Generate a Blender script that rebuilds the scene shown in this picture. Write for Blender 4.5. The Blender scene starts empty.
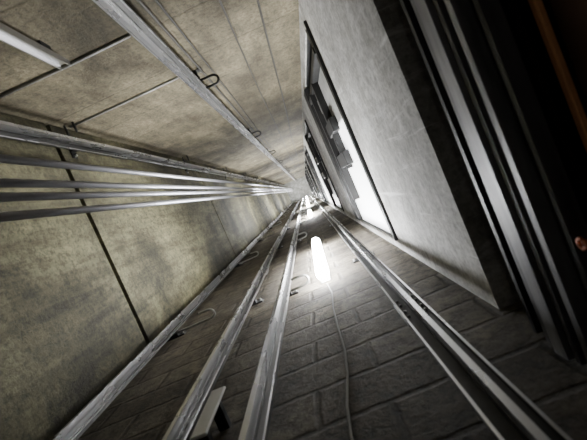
import bpy, bmesh, math, random
from mathutils import Matrix, Vector
random.seed(4)
Z0 = 1.4                      # eye height above the pit floor
A, B, C, D = -1.2, -1.55, 0.67, 0.47   # inner faces of the four shaft walls
TOP = 36.0
scene = bpy.context.scene

# ------------------------------------------------------------------ materials
def new_mat(name):
    m = bpy.data.materials.new(name); m.use_nodes = True
    nt = m.node_tree; b = nt.nodes["Principled BSDF"]
    return m, nt, b
def N(nt, t, **kw):
    n = nt.nodes.new(t)
    for k, v in kw.items():
        if k in n.inputs: n.inputs[k].default_value = v
        else: setattr(n, k, v)
    return n
def coords(nt, scale=(1,1,1), rot=(0,0,0)):
    tc = N(nt, 'ShaderNodeTexCoord'); mp = N(nt, 'ShaderNodeMapping')
    mp.inputs['Scale'].default_value = scale; mp.inputs['Rotation'].default_value = rot
    nt.links.new(tc.outputs['Object'], mp.inputs['Vector'])
    return mp.outputs['Vector']
def ramp(nt, src, p0, c0, p1, c1):
    r = N(nt, 'ShaderNodeValToRGB')
    e = r.color_ramp.elements
    e[0].position = p0; e[0].color = (*c0, 1); e[1].position = p1; e[1].color = (*c1, 1)
    nt.links.new(src, r.inputs['Fac']); return r.outputs['Color']
def mix(nt, a, b, fac=1.0, mode='MULTIPLY'):
    m = N(nt, 'ShaderNodeMixRGB', blend_type=mode); m.inputs['Fac'].default_value = fac
    nt.links.new(a, m.inputs[1]); nt.links.new(b, m.inputs[2])
    return m.outputs['Color']
def noise(nt, vec, scale, detail=6, rough=.6, dist=0):
    n = N(nt, 'ShaderNodeTexNoise'); n.inputs['Scale'].default_value = scale
    n.inputs['Detail'].default_value = detail; n.inputs['Roughness'].default_value = rough
    n.inputs['Distortion'].default_value = dist
    nt.links.new(vec, n.inputs['Vector']); return n.outputs['Fac']
def bump(nt, b, h, s=.4, d=.02):
    bp = N(nt, 'ShaderNodeBump'); bp.inputs['Strength'].default_value = s; bp.inputs['Distance'].default_value = d
    nt.links.new(h, bp.inputs['Height']); nt.links.new(bp.outputs['Normal'], b.inputs['Normal'])

def concrete(name, dark, light, streak=(1,1,1), plank=None, lo=.3, hi=.7, sfac=.75, scratch=None, speck=.7, bs=.6, big=1.6, fine=30, patch=0):
    m, nt, b = new_mat(name)
    v = coords(nt)
    n1 = noise(nt, v, big, 10, .7, .2)
    base = ramp(nt, n1, lo, dark, hi, light)
    vs = coords(nt, streak)
    n2 = noise(nt, vs, 3.2, 8, .75)
    st = ramp(nt, n2, .36, (.35,.34,.30), .60, (1,1,1))
    col = mix(nt, base, st, sfac)
    if patch:   # large soot / damp stains in the concrete
        n5 = noise(nt, v, .75, 5, .55, .4)
        pt = ramp(nt, n5, .40, (.28,.27,.24), .56, (1,1,1))
        col = mix(nt, col, pt, patch)
    n3 = noise(nt, v, fine, 6, .8)
    sp = ramp(nt, n3, .40, (.35,.35,.33), .55, (1,1,1))
    col = mix(nt, col, sp, speck)
    h = n3
    if scratch:
        for sc_rot, off in (((.5,0,0),0),((-.9,0,0),7)):
            n4 = noise(nt, coords(nt, scratch, sc_rot), 3, 5, .7, .8)
            sc = ramp(nt, n4, .60, (0,0,0), .70, (.55,.55,.54))
            col = mix(nt, col, sc, .8, 'SCREEN')
    if plank:
        vb = coords(nt, (1,1,1), plank['rot'])
        br = N(nt, 'ShaderNodeTexBrick'); br.offset = plank.get('off', .5)
        br.inputs['Scale'].default_value = 1
        br.inputs['Brick Width'].default_value = plank['w']; br.inputs['Row Height'].default_value = plank['h']
        br.inputs['Mortar Size'].default_value = plank['m']; br.inputs['Mortar Smooth'].default_value = .8
        br.inputs['Color1'].default_value = (*plank['c1'],1); br.inputs['Color2'].default_value = (*plank['c2'],1)
        br.inputs['Mortar'].default_value = (*plank['cm'],1)
        wob = N(nt, 'ShaderNodeVectorMath', operation='MULTIPLY_ADD')
        nn = N(nt, 'ShaderNodeTexNoise'); nn.inputs['Scale'].default_value = 14; nn.inputs['Detail'].default_value = 6
        nt.links.new(vb, nn.inputs['Vector'])
        a = plank.get('wob', .03)
        nt.links.new(nn.outputs['Color'], wob.inputs[0]); wob.inputs[1].default_value = (a,a,a)
        nt.links.new(vb, wob.inputs[2]); nt.links.new(wob.outputs[0], br.inputs['Vector'])
        col = mix(nt, col, br.outputs['Color'], 1)
        hm = N(nt, 'ShaderNodeMath', operation='MULTIPLY_ADD'); hm.inputs[1].default_value = -plank.get('hb',1.0)
        nt.links.new(br.outputs['Fac'], hm.inputs[0]); nt.links.new(n3, hm.inputs[2]); h = hm.outputs[0]
    nt.links.new(col, b.inputs['Base Color'])
    b.inputs['Roughness'].default_value = .8
    bump(nt, b, h, bs, .02)
    return m
R90 = math.pi/2
M_wallA = concrete('rough_stained_concrete', (.14,.118,.07), (.38,.33,.215), (1.6,1,.4),
    dict(rot=(R90,0,0), w=3.4, h=.62, m=.014, c1=(1,1,1), c2=(.82,.82,.8), cm=(.66,.66,.62), hb=.3), sfac=.9, lo=.34, hi=.62, bs=.9, patch=.65)
M_wallB = concrete('stained_olive_concrete', (.06,.055,.026), (.28,.26,.145), (1,3.2,.35), lo=.34, hi=.62, sfac=.95, speck=.9, bs=.9, big=1.1, patch=.9)
M_wallC = concrete('concrete_block_masonry', (.13,.105,.072), (.34,.295,.215), (1,1,1),
    dict(rot=(R90,0,0), w=.46, h=.23, m=.017, c1=(1,1,1), c2=(.64,.62,.58), cm=(.45,.43,.39), wob=.025, hb=.45), bs=.9, speck=.95, fine=20, patch=.4)
M_wallD = concrete('smeared_grey_plaster', (.58,.575,.56), (.88,.875,.85), (1,1.2,2.0), lo=.38, hi=.6, sfac=.65, scratch=(1,7,.4), speck=.5, bs=.4, patch=.3)
M_slab = concrete('pit_slab_concrete', (.12,.12,.11), (.3,.3,.28))
M_top = concrete('pale_top_slab', (.35,.35,.33), (.5,.5,.48))

def metal(name, c, rough=.35, met=.9, streak=(30,30,.6), lo=.6):
    m, nt, b = new_mat(name)
    n = noise(nt, coords(nt, streak), 2, 5, .6)
    col = ramp(nt, n, .3, tuple(x*lo for x in c), .65, c)
    nt.links.new(col, b.inputs['Base Color'])
    b.inputs['Metallic'].default_value = met
    r = ramp(nt, n, .3, (rough*1.1,)*3, .7, (rough*.95,)*3); nt.links.new(r, b.inputs['Roughness'])
    return m
M_rail = metal('machined_rail_steel', (.60,.60,.61), .27, .9, (2,2,1), lo=.85)
M_flange = metal('oiled_rail_flange', (.10,.10,.095), .36, .6, (2,2,1), lo=.8)
M_flange2 = metal('worn_grey_rail_flange', (.135,.135,.13), .36, .7, (2,2,1), lo=.8)
M_rope = metal('greased_wire_rope', (.72,.72,.78), .33, .7, lo=.7)
M_dark = metal('blackened_bracket_steel', (.022,.022,.022), .5, .3, (5,5,5))
M_hook = metal('worn_clip_steel', (.20,.195,.18), .4, .8, (9,9,9))
M_clip = metal('black_clip_steel', (.04,.04,.038), .4, .6, (9,9,9))
M_plate = metal('zinc_plate', (.5,.5,.47), .5, .5, (6,6,6))
M_head = metal('dusty_header_steel', (.40,.40,.42), .5, .45, (9,1.2,9), .35)
M_head2 = metal('dull_header_steel', (.17,.17,.18), .5, .45, (9,1.2,9), .5)
M_rust = metal('rusty_lintel_edge', (1.0,.48,.22), .6, .0, (10,10,10), .8)
M_ddoor = metal('dark_brown_door_sheet', (.12,.045,.025), .5, .2, (3,3,3))
M_door = metal('pale_painted_door_sheet', (.86,.87,.87), .5, .05, (3,3,1))
M_cond = metal('grey_conduit', (.07,.065,.055), .6, .2)
M_cable = metal('dusty_white_cable', (.36,.35,.32), .7, 0)
M_case = metal('white_enamel_lamp_housing', (.75,.75,.73), .5, .0, (3,3,3), .9)
M_grime = metal('grimy_painted_steel', (.40,.40,.38), .55, .2, (5,5,5))
M_roller = metal('red_brown_roller', (.85,.27,.10), .5, .1, (8,8,8))
def emis(name, c, s):
    m, nt, b = new_mat(name)
    b.inputs['Base Color'].default_value = (.9,.9,.9,1)
    b.inputs['Emission Color'].default_value = (*c,1); b.inputs['Emission Strength'].default_value = s
    return m
M_glow = emis('fluorescent_diffuser', (.97,.98,1), 160)
M_glow2 = emis('fluorescent_diffuser_far', (.97,.98,1), 330)
M_panel_glow = emis('pale_panel_added_glow', (.97,.98,1), 3.2)  # glow added to the first landing's pale panels, no lamp behind them

# ------------------------------------------------------------------ mesh helpers
def mesh_obj(name, bm, mat, loc=(0,0,0), rot=0, parent=None, smooth=False):
    me = bpy.data.meshes.new(name); bmesh.ops.recalc_face_normals(bm, faces=bm.faces)
    bm.to_mesh(me); bm.free()
    if smooth:
        for p in me.polygons: p.use_smooth = True
    me.materials.append(mat)
    o = bpy.data.objects.new(name, me); scene.collection.objects.link(o)
    o.location = loc; o.rotation_euler = (0,0,rot)
    if parent: o.parent = parent
    return o
def add_box(bm, lo, hi, bev=0):
    r = bmesh.ops.create_cube(bm, size=1)
    vs = r['verts']
    for v in vs:
        v.co = Vector([lo[i] + (v.co[i]+.5)*(hi[i]-lo[i]) for i in range(3)])
    if bev:
        es = list({e for v in vs for e in v.link_edges})
        bmesh.ops.bevel(bm, geom=es, offset=bev, segments=1, affect='EDGES')
def boxes(name, lst, mat, bev=0, **kw):
    bm = bmesh.new()
    for lo, hi in lst: add_box(bm, lo, hi, bev)
    return mesh_obj(name, bm, mat, **kw)
def add_profile(bm, pts, z0, z1):
    n = len(pts)
    lo = [bm.verts.new((p[0],p[1],z0)) for p in pts]; hi = [bm.verts.new((p[0],p[1],z1)) for p in pts]
    bm.faces.new(lo); bm.faces.new(hi[::-1])
    for i in range(n): bm.faces.new((lo[i], lo[(i+1)%n], hi[(i+1)%n], hi[i]))
def add_tube(bm, pts, r, seg=10, closed=False):
    pts = [Vector(p) for p in pts]; rings = []
    n = len(pts)
    for i, p in enumerate(pts):
        if closed: t = pts[(i+1)%n]-pts[i-1]
        else: t = pts[min(i+1,n-1)]-pts[max(i-1,0)]
        t.normalize()
        up = Vector((0,0,1)) if abs(t.z) < .9 else Vector((1,0,0))
        a = t.cross(up).normalized(); b = t.cross(a)
        rr = r[i] if isinstance(r, (list,tuple)) else r
        rings.append([bm.verts.new(p + rr*(math.cos(2*math.pi*k/seg)*a + math.sin(2*math.pi*k/seg)*b)) for k in range(seg)])
    for i in range(n if closed else n-1):
        r0, r1 = rings[i], rings[(i+1)%n]
        for k in range(seg): bm.faces.new((r0[k], r0[(k+1)%seg], r1[(k+1)%seg], r1[k]))
    if not closed: bm.faces.new(rings[0]); bm.faces.new(rings[-1][::-1])
def add_cyl(bm, p0, p1, r, seg=12): add_tube(bm, [p0, p1], r, seg)
def empty(name, loc, rot=0):
    e = bpy.data.objects.new(name, None); e.empty_display_size = .1
    scene.collection.objects.link(e); e.location = loc; e.rotation_euler = (0,0,rot); return e
def tag(o, label, cat, group=None):
    o['label'] = label; o['category'] = cat
    if group: o['group'] = group
def copy_thing(root, loc, rot=None):
    c = root.copy(); scene.collection.objects.link(c); c.location = loc
    if rot is not None: c.rotation_euler = (0,0,rot)
    for ch in root.children:
        k = ch.copy(); scene.collection.objects.link(k); k.parent = c
        for g in ch.children:
            q = g.copy(); scene.collection.objects.link(q); q.parent = k
    return c

# ------------------------------------------------------------------ shaft
def struct(o): o['kind'] = 'structure'; return o
zt = Z0 + TOP
struct(boxes('floor', [((B-.25,A-.25,-.2),(D+.45,C+.25,0))], M_slab))
struct(boxes('ceiling', [((B-.25,A-.25,zt),(D+.45,C+.25,zt+.2))], M_top))
struct(boxes('wall_back', [((B-.25,A-.25,0),(D+.45,A,zt))], M_wallA))
struct(boxes('wall_front', [((B-.25,C,0),(D+.45,C+.25,zt))], M_wallC))
STO = 3.9
joints = [Z0+2.93+STO*k for k in range(9) if 2.93+STO*k < TOP-1]
segs = []; z = 0
for j in joints:
    segs.append(((B-.25,A,z),(B,C,j-.028))); segs.append(((B-.25,A,j-.028),(B-.07,C,j+.028))); z = j+.028
segs.append(((B-.25,A,z),(B,C,zt)))
struct(boxes('wall_left', segs, M_wallB))
OV0, OV1 = -1.08, .60
sills = [Z0+2.88+STO*k for k in range(9) if 2.88+STO*k+2.6 < TOP]
head0 = Z0+1.43
def wseg(a, b): struct(boxes('wall_right', [(a,b)], M_wallD))
wseg((D,A,0),(D+.2,OV0,zt)); wseg((D,OV1,head0),(D+.2,C,zt)); z = head0
DH = 2.1
for s in sills:
    wseg((D,OV0,z),(D+.2,OV1,s)); z = s+DH
wseg((D,OV0,z),(D+.2,OV1,zt))
struct(boxes('trim_1', [((D+.2,A,0),(D+.45,C,head0+.3))], M_ddoor))

# ------------------------------------------------------------------ guide rails
def rail(loc, rot, w, h, label, web=.018, joints=(), off=.05, fmat=None):
    r = empty('guide_rail', (loc[0],loc[1],0), rot)
    a = w/2; t = .010
    bm = bmesh.new()
    # flange with small raised outer lips
    add_profile(bm, [(x,y+off) for x,y in [(-a,0),(a,0),(a,t+.006),(a-.008,t+.006),(a-.010,t),(web*.6,t),(web*.5,t+.006),(-web*.5,t+.006),(-web*.6,t),(-a+.010,t),(-a+.008,t+.006),(-a,t+.006)]], 0.005, zt-.02)
    mesh_obj('rail_flange', bm, fmat or M_flange, parent=r)
    bm = bmesh.new()
    add_profile(bm, [(x,y+off) for x,y in [(web*.30,t+.004),(web*.30,h*.55),(web*.5,h*.6),(web*.5,h),
            (-web*.5,h),(-web*.5,h*.6),(-web*.30,h*.55),(-web*.30,t+.004)]], 0.005, zt-.02)
    mesh_obj('rail_blade', bm, M_rail, parent=r)
    for sx in (-1,1):   # worn bright edge strips along the flange
        bm = bmesh.new()
        add_profile(bm, [(sx*(a-.007),off+t+.0055),(sx*a,off+t+.0055),(sx*(a+.001),off+t+.008),(sx*(a-.007),off+t+.008)], .005, zt-.02)
        mesh_obj('worn_edge', bm, M_rail, parent=r)
    for jz in joints:
        f = boxes('fishplate', [((-w*.5,off-.016,-.13),(w*.5,off-.0005,.13))], M_flange, .003, loc=(0,0,jz), parent=r)
        for sx in (-1,1):
            for sz in (-.10,-.04,.04,.10):
                bm = bmesh.new(); add_cyl(bm, (sx*w*.33,off-.016,sz), (sx*w*.33,off+.020,sz), .006, 6)
                mesh_obj('bolt', bm, M_flange, parent=f)
    tag(r, label, 'guide rail', 'elevator guide rails')
    return r
def pick(b0, step=5.0):
    return [Z0+b0+step*k for k in range(3)]
rails = [
 (-.455, A, 0, .095, .075, 'polished steel T-section guide rail on rough stained concrete', pick(1.2), M_flange2, .10, .022),
 (B, -1.03, -R90, .10, .085, 'steel guide rail beside the hoist ropes in the concrete corner', pick(3.8), M_flange, .05, .02),
 (-1.42, C, math.pi, .080, .07, 'pale steel guide rail at the foot of stained concrete', pick(7.2), M_flange2, .05, .016),
 (-.74, C, math.pi, .095, .06, 'pale worn steel guide rail on block masonry', pick(4.1), M_flange2, .05, .018),
 (-.43, C, math.pi, .09, .06, 'bright steel guide rail on block masonry near the lamp cable', pick(4.6), M_flange2, .05, .018),
 (.21, C, math.pi, .105, .055, 'dark-flanged steel guide rail beside the door wall', pick(1.62), M_dark, .05, .018),
]
for i,(x,y,rot,w,h,lab,js,fm,of,wb) in enumerate(rails):
    rail((x,y), rot, w, h, lab, joints=js, web=wb, fmat=fm, off=of)

st = empty('steel_channel', (-.93,A,Z0+.9))
bm = bmesh.new(); add_profile(bm, [(-.03,.04),(.03,.04),(.03,.075),(.024,.075),(.024,.048),(-.024,.048),(-.024,.075),(-.03,.075)], 0, 1.3)
mesh_obj('channel_body', bm, M_rail, parent=st)
boxes('standoff', [((-.02,-.002,.2),(.02,.041,.28))], M_dark, parent=st)
boxes('standoff', [((-.02,-.002,1.1),(.02,.041,1.18))], M_dark, parent=st)
tag(st, 'short galvanised steel channel on rough stained concrete', 'steel channel')

def bracket_proto(side, reach, off, hm):
    r = empty('rail_bracket', (0,0,-5)); d = off-.016
    bm = bmesh.new(); add_profile(bm, [(-.09,0),(.09,0),(.09,.010),(.04,.010),(.04,d),(-.04,d),(-.04,.010),(-.09,.010)], -.03, .03)
    mesh_obj('bracket_plate', bm, M_dark, parent=r)
    if side:
        pts = []
        for k in range(9):
            a = -R90 + k*math.pi/8
            pts.append((side*(reach+.045*math.cos(a)), d+.035+.036*math.sin(a), 0))
        pts = [(side*.03,d-.002,0)]+pts+[(side*(reach-.075),d+.071,0)]
        bm = bmesh.new(); add_tube(bm, pts, .010, 8)
        mesh_obj('hook_clip', bm, hm, parent=r, smooth=True)
    for sx in (-.075,.075):
        bm = bmesh.new(); add_cyl(bm, (sx,.005,0),(sx,.028,0),.009,6)
        mesh_obj('anchor_bolt', bm, M_plate, parent=r)
    tag(r, 'black steel rail bracket with a bent hook clip' if side else 'plain black steel rail bracket bolted to block masonry', 'rail bracket', 'rail brackets along the shaft')
    return r
spec = [(1,.135,M_clip),(1,.16,M_clip),(-1,.33,M_plate),(0,0,None),(-1,.15,M_plate),(0,0,None)]
for i,rr in enumerate(rails):
    x,y,rot = rr[:3]; proto = bracket_proto(spec[i][0], spec[i][1], rr[8], spec[i][2])
    for k in range(11):
        bz = Z0 + 3.1 + 3.0*k
        if i == 4: bz -= .2
        if i == 0: bz += .1
        if k == 0: proto.location = (x,y,bz); proto.rotation_euler = (0,0,rot)
        else: copy_thing(proto, (x,y,bz), rot)
for zz, x0, x1 in ((3.15,-1.5,-.56),(2.3,-1.4,-.56)):
    bm = bmesh.new()
    add_tube(bm, [(x0,A+.009,Z0+zz),((x0+x1)/2,A+.009,Z0+zz+.01),(x1,A+.009,Z0+zz)], .010, 8)
    o = mesh_obj('cross_conduit', bm, M_grime, smooth=True)
    tag(o, 'thin grey rod running across rough stained concrete', 'conduit', 'cross conduits')
for x, r, off in ((-.375,.009,.03),(-.31,.007,.03),(-.02,.006,.012),(.20,.008,.015)):
    bm = bmesh.new(); pts = [(x+.008*math.sin(k*1.3+x*9),A+off,0.02+k*(zt-.04)/24) for k in range(25)]
    add_tube(bm, pts, r, 8)
    o = mesh_obj('wall_wire', bm, M_cond, smooth=True)
    tag(o, 'thin dark wire clipped straight to bare concrete', 'wire', 'wires on the concrete')

for v in (-.562,-.462,-.406,-.332):
    bm = bmesh.new(); 
    add_tube(bm, [(0,0,0),(0,0,zt)], .017, 18)
    o = mesh_obj('hoist_rope', bm, M_rope, loc=(-1.0,v,0), smooth=True)
    tag(o, 'taut greased steel hoist rope running the shaft height', 'rope', 'hoist ropes')

pl = empty('joint_plate', (-.60,C,Z0+1.16))
boxes('plate_body', [((-.03,.10,0),(.03,.112,.30))], M_case, .004, parent=pl)
pl.rotation_euler = (0,0,math.pi)
boxes('plate_leg', [((-.02,-.002,.02),(.02,.102,.05))], M_dark, parent=pl)
boxes('plate_leg', [((-.02,-.002,.2),(.02,.102,.23))], M_dark, parent=pl)
tag(pl, 'small pale flat steel plate on short legs beside a rail', 'plate')

# ------------------------------------------------------------------ lamps
def lamp(zc, L, glow, lab):
    r = empty('fluorescent_lamp', (-.12,C,zc), math.pi)
    boxes('lamp_housing', [((-.04,-.002,-L/2+.05),(.04,.03,L/2-.05))], M_case, .006, parent=r)
    bm = bmesh.new()
    prof = [(-L/2,.038),(-L/2+.01,.048),(-L/2+.07,.050),(L/2-.07,.050),(L/2-.01,.048),(L/2,.038)]
    add_tube(bm, [(0,.077,z) for z,_ in prof], [q for _,q in prof], 16)
    mesh_obj('lamp_diffuser', bm, glow, parent=r, smooth=True)
    for sz in (-1,1):
        boxes('lamp_clip', [((-.02,.025,sz*L*.35-.015),(.02,.035,sz*L*.35+.015))], M_case, parent=r)
    tag(r, lab, 'lamp', 'shaft lamps')
lamp(Z0+3.70, 1.8, M_glow, 'lit white fluorescent tube lamp with trailing cable on block masonry')
for zc in (10.4, 16.4, 22.4, 28.4, 34.0): lamp(Z0+zc, 1.6, M_glow2, 'lit white fluorescent tube lamp high on block masonry')
bm = bmesh.new()
ctrl = [(-.12,2.78),(-.10,2.5),(-.115,2.2),(-.115,1.9),(-.11,1.6),(-.12,1.4),(-.145,1.2),(-.15,1.05),(-.14,.9),(-.13,.5),(-.13,-.2),(-.15,-1.38)]
add_tube(bm, [(x, C-.005, Z0+zz) for x,zz in ctrl], .005, 8)
o = mesh_obj('lamp_cable', bm, M_cable, smooth=True)
tag(o, 'thin dusty white cable trailing from a lamp over blocks', 'cable')

# ------------------------------------------------------------------ landing doors
def landing(s, pm, lab):
    r = empty('landing_door', (D,0,s))
    boxes('door_sill', [((-.022,OV0+.01,-.03),(.14,OV1-.01,0))], M_dark, .003, parent=r)
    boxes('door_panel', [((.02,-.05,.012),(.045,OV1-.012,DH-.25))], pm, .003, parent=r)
    boxes('toe_guard', [((.02,-.40,.012),(.045,-.055,.82))], pm, .003, parent=r)
    boxes('side_panel', [((.02,-.84,.012),(.045,-.41,.82))], M_grime, .003, parent=r)
    boxes('frame_strip', [((-.012,OV0+.02,.10),(.02,OV1-.03,.12))], M_hook, .003, parent=r)
    o = boxes('door_panel', [((.075,OV0+.012,.012),(.10,0,DH-.25))], M_ddoor, .003, parent=r)
    o['label'] = 'dark recessed door panel'
    boxes('door_jamb', [((0.01,OV0,0),(.16,OV0+.012,DH))], M_dark, parent=r)
    boxes('door_jamb', [((.01,OV1-.011,0),(.16,OV1,DH))], M_dark, parent=r)
    boxes('door_header', [((-.03,OV0+.02,DH-.30),(.12,OV1-.02,DH-.01))], M_dark, .004, parent=r)
    boxes('stiffener_rail', [((-.04,-.86,.82),(.05,-.02,.90))], M_dark, .003, parent=r)
    boxes('stiffener_rail', [((-.05,-.86,1.25),(.05,.30,1.32))], M_dark, .003, parent=r)
    boxes('stiffener_post', [((-.03,-.90,.02),(.07,-.85,1.75))], M_dark, .003, parent=r)
    for (v,zz,h) in ((-.46,.62,.5),(-.15,.66,.7)):
        boxes('lock_bracket', [((-.042,v-.03,zz),(.018,v+.10,zz+h))], M_dark, .006, parent=r)
    boxes('cover_plate', [((-.01,-.77,1.0),(.03,-.62,1.2))], M_grime, .006, parent=r)
    tag(r, lab, 'elevator door', 'landing doors up the shaft')
    return r
landing(sills[0], M_panel_glow, 'pale landing door with added panel glow, dark sill and brackets')
l0 = landing(sills[1], M_door, 'closed pale metal landing door with dark sill and brackets')
for s in sills[2:]: copy_thing(l0, (D,0,s))

n = empty('landing_door', (D,0,0))
def chan(name, u0, u1, z0, z1, mat):
    bm = bmesh.new(); y0, y1 = OV0+.02, C-.01; t=.006
    pr = [(u1,z0),(u0,z0),(u0,z1),(u1,z1),(u1,z1-t),(u0+t,z1-t),(u0+t,z0+t),(u1,z0+t)]
    lo = [bm.verts.new((p[0],y0,p[1])) for p in pr]; hi = [bm.verts.new((p[0],y1,p[1])) for p in pr]
    bm.faces.new(lo); bm.faces.new(hi[::-1])
    for i in range(8): bm.faces.new((lo[i], lo[(i+1)%8], hi[(i+1)%8], hi[i]))
    return mesh_obj(name, bm, mat, parent=n)
chan('header_track', -.01, .05, Z0+1.17, Z0+1.19, M_dark)
chan('header_track', -.012, .05, Z0+1.09, Z0+1.12, M_head2)
chan('header_track', -.03, .04, Z0+1.00, Z0+1.055, M_head)
chan('header_track', -.02, .05, Z0+.965, Z0+.985, M_head2)
chan('header_track', -.015, .05, Z0+.92, Z0+.945, M_head)
chan('header_track', .010, .05, Z0+.865, Z0+.885, M_head2)
boxes('header_plate', [((.06,OV0+.02,Z0+.86),(.075,C-.01,Z0+1.30))], M_dark, parent=n)
boxes('lintel_edge', [((.092,OV0+.02,Z0+.832),(.108,C-.01,Z0+.852))], M_rust, .003, parent=n)
boxes('door_panel', [((.10,-.25,.02),(.125,C-.01,Z0+.81))], M_ddoor, .003, parent=n)
boxes('door_panel', [((.135,OV0+.02,.02),(.16,-.2,Z0+.81))], M_ddoor, .003, parent=n)
v = .315
bm = bmesh.new()
ring = [(-.01, v+.011*math.cos(a*math.pi/8), Z0+.80+.011*math.sin(a*math.pi/8)) for a in range(16)]
add_tube(bm, ring, .004, 8, True); add_cyl(bm, (-.01,v,Z0+.8),(.10,v,Z0+.8),.004,10)
mesh_obj('hanger_roller', bm, M_roller, parent=n, smooth=True)
tag(n, 'dark landing door with dusty grey header tracks and rusty edge', 'elevator door')

# added fill light in the pit, out of view, brightens the near shaft
fl = empty('fill_light', (-.25,-.45,0))
bm = bmesh.new(); add_tube(bm, [(0,0,0),(0,0,.02),(0,0,.16),(0,0,.18)], [.11,.11,.085,.07], 20); mesh_obj('fill_base', bm, M_dark, parent=fl)
bm = bmesh.new(); add_tube(bm, [(0,0,.18),(0,0,.21),(0,0,.235)], [.07,.065,.03], 20); mesh_obj('fill_lens', bm, emis('fill_light_lens',(1,.97,.9),14), parent=fl)
tag(fl, 'added round fill light on the pit slab, out of view', 'fill light')

# ------------------------------------------------------------------ camera
f = 400.0
nn_ = Vector((11.5,-30,f)).normalized()
ang = math.radians(23.3)
cu, su = math.cos(ang), math.sin(ang)
u = Vector((cu,-su,0)); u.z = -(u.x*nn_.x+u.y*nn_.y)/nn_.z; u.normalize()
v = nn_.cross(u)
right = Vector((u.x,v.x,nn_.x)); down = Vector((u.y,v.y,nn_.y)); fwd = Vector((u.z,v.z,nn_.z))
M = Matrix((( right.x,-down.x,-fwd.x,0),(right.y,-down.y,-fwd.y,0),(right.z,-down.z,-fwd.z,Z0),(0,0,0,1)))
cam = bpy.data.cameras.new('camera'); co = bpy.data.objects.new('camera', cam); scene.collection.objects.link(co)
co.matrix_world = M; cam.sensor_width = 36; cam.lens = f/587*36; cam.clip_start = .02; cam.clip_end = 200
cam.dof.use_dof = True; cam.dof.focus_distance = 4.5; cam.dof.aperture_fstop = 3.6
scene.camera = co
w = bpy.data.worlds.new('world'); scene.world = w; w.use_nodes = True
w.node_tree.nodes['Background'].inputs['Color'].default_value = (.5,.5,.45,1)
w.node_tree.nodes['Background'].inputs['Strength'].default_value = 0.01
